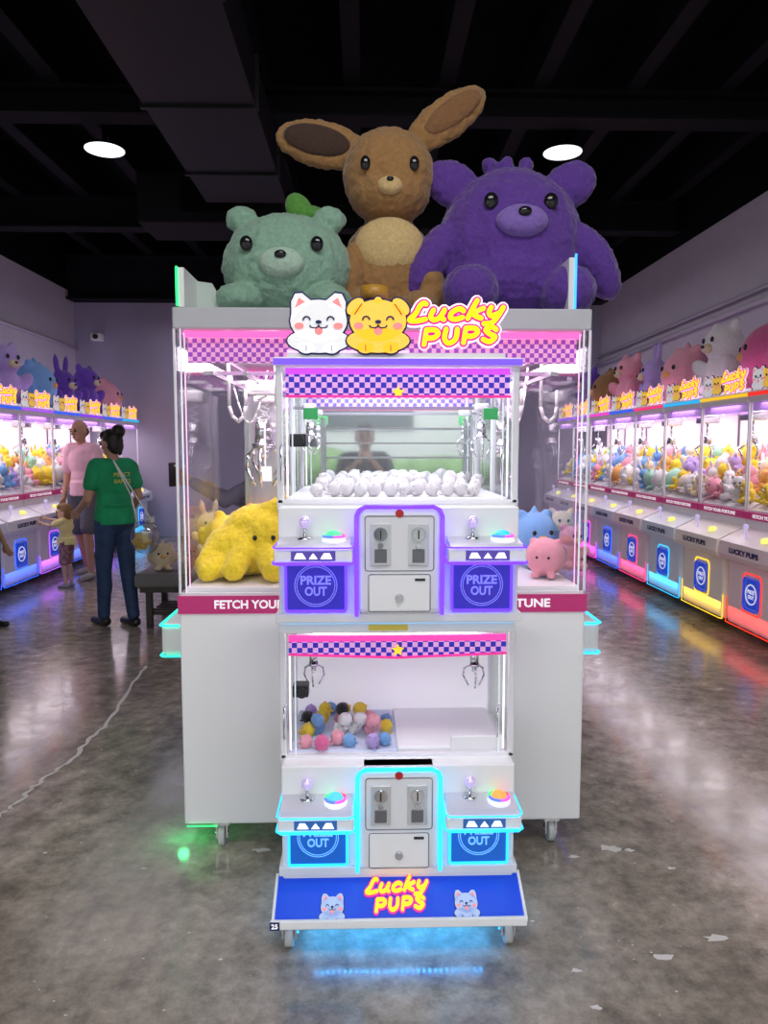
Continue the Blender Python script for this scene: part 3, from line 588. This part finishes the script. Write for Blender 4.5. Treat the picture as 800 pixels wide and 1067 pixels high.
Mx=Matrix.Translation((0,-.315,.1475))@Matrix.Rotation(-ang,4,'X')@Matrix.Diagonal((1,1,1.2,1))@Matrix.Translation((0,-.003,0))
for ch in list(tmp.children):
    ch.data.transform(Mx); ch.parent=sk
bpy.data.objects.remove(tmp)
m=MB()
for i in range(30): m.ell((-.25+.5*i/29,-.31,.092),.0045,None,6,5)
m.build('underglow_strip',led('ug',(.02,.5,1),45),t)
area('underglow',(.1,2.3,.09),(0,0,0),.6,.3,1.5,(.05,.5,1))
for x in (-.33,.33): caster(t,x,-.31,.036,0,.094); caster(t,x,.13,.036,0,.1)
b=MB().box(-.33,.32,-.2,-.185,1.765,1.778).build('top_sign',WHITE2,t)
pup(b,-.235,1.862,.185,-.205,'white'); pup(b,-.06,1.862,.185,-.212,'yellow'); logo(b,.18,1.86,.3,-.205,5)
MB().tube([(-.33,-.2,1.782),(.03,-.2,1.782)],.004,6).build('sign_light',led('sl',(.9,.5,1),1.5),b)
MB().cyl((-.07,-.1,1.765),(-.07,-.1,1.985),.04,.04,24).build('beacon_lamp',mat('beacon',(.12,.03,.06),.2),t); MB().cyl((-.07,-.1,1.95),(-.07,-.1,1.99),.043,.043,24).build('beacon_cap',mat('beacon_cap',(.5,.25,.03),.4),t)
for z in (1.46,1.51,1.56): MB().box(-.24,.26,.1,.106,z,z+.005).build('horizontal_rod',RAIL,t)
for x in (-.25,.26): MB().box(x,x+.01,.1,.108,1.36,1.6).build('rod_post',RAIL,t)
MB().box(-.33,.33,-.02,-.01,1.62,1.63).build('gantry_rail',RAIL,t)
for x in (-.29,.27): MB().box(x,x+.045,-.12,-.115,1.585,1.62,.001).build('green_tag',mat('tag_green',(.05,.5,.12),.5,0,.1),t)
for z in (1.52,.73): MB().cyl((-.3,-.15,z),(-.3,-.17,z),.016).box(-.33,-.28,-.15,-.1,z-.02,z+.02,.004).build('door_lock',BLACK,t)
for x in (-.33,.33):
    for z in (1.4,.6): MB().tube([(x-.02,-.21,z),(x-.02,-.215,z+.1),(x-.015,-.215,z+.11)],.003,6).build('hinge_rod',CHROME,t)
clawset(t,-.28,0.0,1.64,.36); clawset(t,.28,-.02,1.64,.38)
clawset(t,-.27,-.05,.9,.4); clawset(t,.26,-.05,.9,.42)
for x in (-.27,.26): MB().box(x-.035,x+.035,-.09,-.01,.85,.885,.004).build('claw_motor_box',BLACK,t)
MB().tube([(.3,-.1,1.72),(.3,-.1,1.62),(.305,-.1,1.59),(.32,-.1,1.585),(.325,-.1,1.61),(.325,-.1,1.66)],.005,8).build('hanging_hook',WHITE2,t)
MB().box(.0,.34,-.17,.18,.533,.555,.006).build('prize_chute',WHITE2,t); MB().box(.17,.34,-.176,-.16,.533,.59,.004).build('chute_flap',WHITE2,t)
MB().box(-.34,.0,-.18,.18,.533,.55,.006).build('toy_bed',mat('bed_blue',(.6,.65,.82),.5),t)
MB().box(-.34,.34,-.17,.18,1.328,1.345,.004).build('toy_shelf',WHITE2,t)
MB().box(-.32,.32,-.15,.15,.895,.9).build('gantry_plate',RAIL,t)
area('case_lamp',(.1,2.4,1.735),(0,0,0),.55,.3,3.6,(.93,.92,1)); area('case_lamp',(.1,2.38,.925),(0,0,0),.55,.3,6.5,(.96,.95,1))
for i in range(36):
    r,c=divmod(i,12); x=.1-.25+.045*c+random.uniform(-.008,.008)+.012*r; y=2.4-.12+.08*r
    toy('ball','white',(min(x,.4),y,1.346+.012*r),random.uniform(.042,.052),random.uniform(-1.6,1.6),'tiny round white plush toy in the white bed behind the upper window','white plush toys in upper compartment',tilt=random.uniform(-.5,.5))
for i in range(28):
    cc=['pink','blue','yellow','white','black','hotpink','lavender','blue','pink','yellow','pink','blue','white','yellow'][(i*5)%14]; lay=0 if i<21 else 1
    k=i if lay==0 else i-21
    w_=6 if lay==0 else 4
    x=.1-.3+.055*(k%w_)+random.uniform(-.012,.012)+.06*lay; y=2.4-.15+.095*(k//w_)+random.uniform(-.015,.015)+.09*lay; z=.551+.034*lay
    toy('ball',cc,(min(x,.08),y,z),random.uniform(.043,.052),random.uniform(-1.5,1.5),f'tiny round {cc} plush toy in the mixed heap behind the lower window',f'{cc} plush toys in lower compartment',True,random.uniform(-.6,.6),random.uniform(-.6,.6))
# ------------------------------------------------ three big plush on top
ZT=1.987
PMs['bmint']=plushmat('bmint',(.27,.45,.34)); PMs['bbrown']=plushmat('bbrown',(.36,.19,.07)); PMs['bpurple']=plushmat('bpurple',(.12,.045,.32))
DKEAR=plushmat('darkear',(.06,.03,.02)); CRM=plushmat('crm',(.68,.48,.22)); PMINT=plushmat('pmint',(.45,.62,.5)); PLAV=plushmat('plav',(.25,.15,.52)); LEAF=plushmat('leaf',(.1,.3,.05))
gx,gy=-.305,2.95
m=MB().ell((gx,gy,ZT+.21),(.255,.2,.205)).ell((gx,gy+.05,ZT+.12),(.24,.2,.115))
for e in (-1,1): m.ell((gx+e*.17,gy-.02,ZT+.39),(.065,.05,.05)).ell((gx+e*.17,gy-.12,ZT+.065),(.085,.11,.06))
bigplush('mint green round plush bear at left on top of the wide machine','',m,'bmint',[('eye',MB().ell((gx+e*.13,gy-.175,ZT+.26),(.024,.014,.028)),EYEM) for e in (-1,1)]+[('muzzle',MB().ell((gx,gy-.185,ZT+.19),(.085,.04,.055)),PMINT),('nose',MB().ell((gx,gy-.225,ZT+.21),(.022,.012,.015)),EYEM),('leaf_tuft',MB().ell((gx+.05,gy+.02,ZT+.44),(.05,.03,.07),(0,-.5,0)).ell((gx+.11,gy+.02,ZT+.42),(.07,.03,.035),(0,.3,0)),LEAF)])
bx_,by_=.1,3.12
m=MB().ell((bx_,by_,2.22),(.2,.17,.225)).ell((bx_,by_-.03,2.6),(.19,.165,.185)).ell((bx_,by_-.04,2.53),(.17,.155,.12)).ell((bx_,by_,2.38),(.11,.1,.1))
m.ell((bx_-.27,by_,2.735),(.2,.045,.095),(0,.2,0)).ell((bx_+.235,by_,2.84),(.2,.045,.085),(0,-.62,0))
for e in (-1,1): m.ell((bx_+e*.16,by_-.12,2.17),(.06,.07,.15),(0,e*-.2,0)).ell((bx_+e*.12,by_-.12,2.06),(.08,.13,.06))
bigplush('tall brown plush rabbit with wide-spread long ears, middle of the three','',m,'bbrown',[('eye',MB().ell((bx_+e*.095,by_-.175,2.6),(.02,.012,.028)),EYEM) for e in (-1,1)]+[
 ('inner_ear',MB().ell((bx_-.29,by_-.035,2.74),(.14,.018,.06),(0,.2,0)),DKEAR),('inner_ear',MB().ell((bx_+.26,by_-.035,2.855),(.14,.018,.05),(0,-.62,0)),plushmat('ear2',(.25,.12,.05))),
 ('muzzle',MB().ell((bx_,by_-.18,2.515),(.05,.03,.035)),CRM),('nose',MB().ell((bx_,by_-.208,2.53),(.014,.009,.01)),EYEM),('belly_patch',MB().ell((bx_,by_-.13,2.3),(.14,.06,.11)),CRM)])
ux,uy=.6,3.08
m=MB().ell((ux,uy,ZT+.33),(.3,.24,.31)).ell((ux,uy,ZT+.21),(.29,.24,.2))
for e in (-1,1):
    m.ell((ux+e*.24,uy,ZT+.58),(.12,.06,.09),(0,-e*.5,0))
    m.ell((ux+e*.33,uy-.06,ZT+.26),(.08,.1,.17),(0,-e*.55,0)); m.ell((ux+e*.19,uy-.19,ZT+.115),(.11,.13,.1))
for k in (-.09,-.02,.06): m.ell((ux+k,uy,ZT+.655),(.03,.04,.035))
bigplush('wide purple plush bear at right on top of the wide machine','',m,'bpurple',[('eye',MB().ell((ux+e*.115,uy-.21,ZT+.45),(.028,.016,.032)),EYEM) for e in (-1,1)]+[('muzzle',MB().ell((ux,uy-.235,ZT+.37),(.1,.05,.06)),PLAV),('nose',MB().ell((ux,uy-.285,ZT+.39),(.026,.014,.018)),EYEM)])
# ------------------------------------------------ people
SK=mat('skin',(.55,.3,.2),.55); SK2=mat('skin_light',(.65,.4,.29),.55)
def person(label,loc,rz,h,J,skin,shirt,pants,hair,bun=False,bald=False,hs=1.0,shorts=False,sleeve=.55,shoe=BLACK,wid=1.0,headrot=(0,0),slim=1.0):
    k=h/1.7; sc=lambda p: V(p)*k
    B=dict(hl=(.09,0,.9),hr=(-.09,0,.9),kl=(.1,-.02,.49),kr=(-.1,-.02,.49),al=(.1,.02,.085),ar=(-.1,.02,.085),sl=(.17,0,1.385),sr=(-.17,0,1.385),el=(.23,.04,1.12),er=(-.23,.04,1.12),wl=(.24,-.06,.9),wr=(-.24,-.06,.9),head=(0,-.015,1.585),fl=(0,-1,0),fr=(0,-1,0))
    B.update(J); P={a:(sc(b) if a not in('fl','fr') else V(b).normalized()) for a,b in B.items()}
    t=thing('person',label,'person',loc,rz); hd=P['head']
    HM=Matrix.Translation(hd)@Matrix.Rotation(headrot[0],4,'Z')@Matrix.Rotation(headrot[1],4,'X')
    q=k*hs
    def hp(x,y,z): return HM@(V((x,y,z))*q)
    he=(headrot[1],0,headrot[0])
    m=MB()
    def torso(m,g,z0=0):
        if z0<1: m.ell(sc((0,0,.95)),((.15*wid+g)*k,(.105+g)*k,(.12+g)*k))
        m.ell(sc((0,0,1.09)),((.128*wid+g)*k,(.092+g)*k,(.15)*k)); m.ell(sc((0,0,1.26)),((.155*wid+g)*k,(.105+g)*k,(.16+g)*k))
        m.cap(P['sl']*.85+V((0,0,P['sl'].z*.15)),P['sr']*.85+V((0,0,P['sr'].z*.15)),(.058+g)*k)
    torso(m,0)
    m.cap(sc((0,.01,1.37)),hd+V((0,.01,-.06))*k,.05*k,.045*k)
    for s_ in 'lr':
        e=1 if s_=='l' else -1
        m.cap(P['h'+s_],P['k'+s_],.08*k*slim,.052*k*slim); m.cap(P['k'+s_],P['a'+s_],.05*k*slim,.034*k)
        cf=P['k'+s_].lerp(P['a'+s_],.3)+V((0,.014,0))*k; m.ell(cf,(.045*k*slim,.047*k*slim,.11*k))
        a=P['a'+s_]; f=P['f'+s_]; m.cap(a+V((0,0,-.045))*k-f*.03*k,a+f*.15*k+V((0,0,-.055))*k,.034*k,.027*k)
        m.cap(P['s'+s_],P['e'+s_],.047*k,.037*k); m.cap(P['e'+s_],P['w'+s_],.036*k,.025*k)
        w=P['w'+s_]; d=(w-P['e'+s_]).normalized(); side=d.cross(V((e,0,0)))
        if side.length<.1: side=V((0,1,0))
        side.normalize(); pn=side.cross(d).normalized()
        m.cap(w+d*.01*k,w+d*.08*k,.024*k,.024*k); m.cap(w+d*.03*k+side*.018*k,w+d*.075*k+side*.018*k,.016*k); m.cap(w+d*.03*k-side*.018*k,w+d*.075*k-side*.018*k,.016*k)
        for j,(o_,L) in enumerate(((-.03,.06),(-.01,.075),(.011,.07),(.031,.055))):
            b0=w+d*.085*k+side*o_*k; b1=b0+d*L*.55*k+pn*.006*k*e; b2=b1+d*L*.4*k+pn*.018*k*e
            m.cap(b0,b1,.0095*k,.009*k,8); m.cap(b1,b2,.009*k,.0075*k,8)
        b0=w+d*.03*k-side*.03*k; b1=b0+d*.035*k-side*.022*k; m.cap(b0,b1,.011*k,.01*k,8); m.cap(b1,b1+d*.03*k,.01*k,.008*k,8)
    m.ell(hp(0,.005,.01),(.074*q,.092*q,.105*q),he); m.ell(hp(0,-.025,-.055),(.055*q,.062*q,.058*q),he); m.ell(hp(0,-.1,-.018),(.012*q,.016*q,.022*q),he); m.ell(hp(0,-.088,.022),(.05*q,.012*q,.012*q),he)
    for e in (-1,1): m.ell(hp(e*.077,.008,-.01),(.01*q,.02*q,.03*q),he)
    me=fused(m,.0065*max(k,.7),2); link('body',me,skin,t)
    g=.02; m=MB(); torso(m,g)
    for s_ in 'lr':
        m.cap(P['s'+s_],P['s'+s_].lerp(P['e'+s_],min(sleeve,1)),.062*k,.066*k if sleeve<1 else .05*k)
        if sleeve>1: m.cap(P['e'+s_],P['e'+s_].lerp(P['w'+s_],.95),.05*k,.038*k)
    m.cyl(sc((0,0,.9)),sc((0,0,1.05)),.16*wid*k,.148*wid*k)
    sh=link('shirt',fused(m,.011*k,2,.006,11),shirt,t)
    m=MB(); m.ell(sc((0,0,.93)),((.155*wid+.012)*k,(.112+.012)*k,.13*k))
    for s_ in 'lr':
        if shorts: m.cap(P['h'+s_],P['h'+s_].lerp(P['k'+s_],.85),.105*k,.09*k)
        else:
            m.cap(P['h'+s_],P['k'+s_],.098*k*slim,.07*k*slim); m.cap(P['k'+s_],P['a'+s_].lerp(P['k'+s_],.04),.07*k*slim,.054*k)
            cf=P['k'+s_].lerp(P['a'+s_],.3)+V((0,.014,0))*k; m.ell(cf,(.066*k*slim,.068*k*slim,.14*k))
    link('shorts' if shorts else 'trousers',fused(m,.011*k,2,.002,14),pants,t)
    for s_ in 'lr':
        a=P['a'+s_]; f=P['f'+s_]; m=MB(); m.cap(a+V((0,0,-.042))*k-f*.035*k,a+f*.16*k+V((0,0,-.052))*k,.042*k,.034*k)
        link('shoe',fused(m,.009*k,2),shoe,t)
    m=MB()
    if not bald:
        m.ell(hp(0,.025,.025),(.082*q,.088*q,.1*q),he); m.ell(hp(0,.04,-.02),(.075*q,.065*q,.085*q),he); m.ell(hp(0,-.03,.075),(.068*q,.058*q,.045*q),he)
        if bun: m.ell(hp(0,.105,.085),(.058*q,.052*q,.058*q),he); m.ell(hp(0,.075,-.08),(.03*q,.02*q,.04*q),he)
    else:
        m.ell(hp(0,.03,-.01),(.079*q,.072*q,.06*q),he)
    link('hair',fused(m,.008,2,.004,60),hair,t)
    for e in (-1,1): MB().ell(hp(e*.03,-.086,.008),(.014*q,.009*q,.009*q),he).build('eye',EYEM,t); MB().ell(hp(e*.031,-.092,.03),(.022*q,.008*q,.006*q),he).build('eyebrow',hair,t)
    MB().ell(hp(0,-.088,-.055),(.026*q,.009*q,.008*q),he).build('mouth',mat('lip',(.45,.12,.12),.5),t)
    return t
HAIR=mat('hair_dark',(.012,.009,.008),.5)
GRN=mat('shirt_green',(.01,.38,.15),.8,noise_s=8,noise_amt=.2); NVY=mat('jeans_navy',(.025,.06,.15),.7,noise_s=20,noise_amt=.3); PNK=mat('shirt_pink',(.88,.52,.64),.8); GRY=mat('shorts_grey',(.12,.12,.15),.8); SHOEW=mat('shoe_grey',(.35,.33,.33),.6)
p=atZ(123,652,0)
wom=person('person in green t-shirt and navy jeans, dark hair bun, turned toward left machines',(p.x,p.y,0),Rd(-130),1.64,
  dict(el=(.24,.0,1.12),wl=(.2,-.22,1.02),er=(-.22,.03,1.12),wr=(-.24,-.16,.95),kl=(.08,-.06,.49),al=(.07,-.1,.085),ar=(-.08,.12,.085),kr=(-.09,.03,.49)),SK,GRN,NVY,HAIR,bun=True,wid=1.08,headrot=(.25,.2),slim=.95)
for i,s_ in enumerate(('MERCY','BANKS')):
    o=txt(s_,.048,mat('shirt_ink',(.9,.8,.15),.7),wom,'shirt_lettering',(0,0,0)); o.data.transform(Matrix.Translation((0,.136+.002*i,1.275-.055*i))@Matrix.Rotation(PI,4,'Z'))
p=atZ(91,602,0)
man=person('bald person in pink shirt and grey shorts walking toward the camera',(p.x,p.y,0),Rd(-15),1.80,
  dict(kl=(.1,-.1,.5),al=(.1,-.06,.085),kr=(-.09,.02,.48),ar=(-.1,.16,.1),el=(.22,.0,1.12),wl=(.2,-.16,.93),er=(-.22,.03,1.13),wr=(-.22,-.04,.88),head=(0,-.04,1.585),sl=(.155,0,1.385),sr=(-.155,0,1.385)),SK,PNK,GRY,mat('hair_stubble',(.1,.06,.045),.8),bald=True,shorts=True,sleeve=.75,shoe=SHOEW,wid=.92,headrot=(-.2,.15))
p=atZ(68,612,0)
PLD=mat('plaid_shorts',(.38,.2,.24),.8,noise_s=30,noise_amt=.7)
person('toddler in pale yellow shirt and plaid shorts reaching toward the left machines',(p.x+.03,p.y,0),Rd(-100),.88,
  dict(er=(-.2,-.24,1.36),wr=(-.16,-.5,1.4),el=(.24,-.2,1.3),wl=(.16,-.42,1.34),head=(0,-.02,1.56)),SK2,mat('shirt_yellow',(.85,.75,.35),.8),PLD,mat('hair_fair',(.3,.17,.07),.7),hs=1.55,shorts=True,shoe=SHOEW,wid=1.2,headrot=(.2,.1))
p=atZ(-12,655,0)
person('person in dark clothes mostly cut off by the left picture edge',(p.x,p.y,0),Rd(80),1.3,dict(),SK,mat('shirt_black',(.02,.02,.03),.8),mat('trousers_black',(.015,.015,.02),.8),HAIR,hs=1.15,shoe=BLACK)
pp=atY(178,497,4.62)
person('person in dark top behind the wide machine, hand with phone showing',(pp.x+.6,4.75,0),Rd(-90),1.6,dict(er=(-.2,-.2,1.2),wr=(-.05,-.38,1.28),el=(.2,-.27,1.24),wl=(.12,-.5,1.36)),SK,mat('shirt_dim',(.2,.18,.23),.8),NVY,HAIR,sleeve=1.2)
t_=thing('phone','dark phone held up beside the left edge of the wide machine','phone',(pp.x+.01,4.62,pp.z-.0),Rd(70))
MB().box(-.035,.035,-.005,.005,-.06,.09,.004).build('phone_body',BLACK,t_); MB().cyl((.02,-.007,.07),(.02,-.004,.07),.008).build('camera_lens',CHROME,t_)
person('photographer in dark clothes, seen only reflected in the upper window',(.0,-1.1,0),Rd(180),1.7,dict(er=(-.2,-.2,1.2),wr=(-.08,-.34,1.36),el=(.2,-.2,1.2),wl=(.08,-.34,1.36)),SK,mat('shirt_black',(.02,.02,.03),.8),NVY,HAIR)
# bench
bt=thing('bench','low dark bench with grey cushion and slatted base beside the wide machine','bench',(-1.4,6.25,0))
WD=mat('bench_dark',(.045,.035,.03),.45)
MB().box(-.5,.55,-.3,.32,.34,.46,.03,3).build('cushion',mat('seat_grey',(.16,.155,.16),.5),bt)
MB().box(-.46,.51,-.26,.28,.3,.34).build('seat_frame',WD,bt)
for i in range(5): MB().box(-.4,.5,-.2+.1*i,-.16+.1*i,.1,.13).build('slat',WD,bt)
for x in (-.42,.46):
    for y in (-.24,.22): MB().box(x,x+.05,y,y+.05,0,.31,.004).build('leg',WD,bt)
toy('chick','cream',(-1.72,6.2,.462),.26,.3,'cream round plush toy sitting on the dark bench'); toy('bear','pink',(-1.45,6.2,.462),.22,-.2,'pink plush toy sitting on the dark bench beside machine')
bp=atY(152,575,5.75)
bg=thing('tote_bag','translucent white bag of plush toys hanging from the shoulder of person in green','bag',(bp.x,5.75,bp.z))
MB().ell((0,0,.12),(.12,.08,.14)).build('bag_body',glassmat('plastic_bag',(.85,.85,.88),.2,.4),bg)
for q_ in (-.06,.06): MB().tube([(q_,0,.24),(q_*.3-.08,-.02,.45),(-.22,-.03,.72)],.006,6).build('strap',WHITE2,bg)
toy('chick','yellow',(bp.x-.03,5.75,bp.z+.02),.15,.2,'yellow plush toy inside the translucent bag'); toy('bear','white',(bp.x+.04,5.76,bp.z+.15),.14,-.3,'white plush toy peeking out at the top of translucent bag')
# ------------------------------------------------ world & added fill lights
w=bpy.data.worlds.new('world'); S.world=w; w.use_nodes=True; b=w.node_tree.nodes['Background']; b.inputs[0].default_value=(.93,.95,1,1); b.inputs[1].default_value=3.3
area('fill_light',(0,.3,4.3),(Rd(28),0,0),3,.8,80,(1,.98,.96))  # added overhead fill for the room, no fixtures belong to these
area('fill_light',(-2.4,8.2,3.6),(0,0,0),2,3,16,(.95,.9,1)); area('fill_light',(1.6,8.2,3.6),(0,0,0),2,3,16,(.97,.9,1))
area('fill_light',(-2.6,10.8,3.6),(0,0,0),1.2,1.5,10,(.85,.82,1)); area('fill_light',(2.0,10.8,3.6),(0,0,0),1.2,1.5,10,(.92,.84,1))
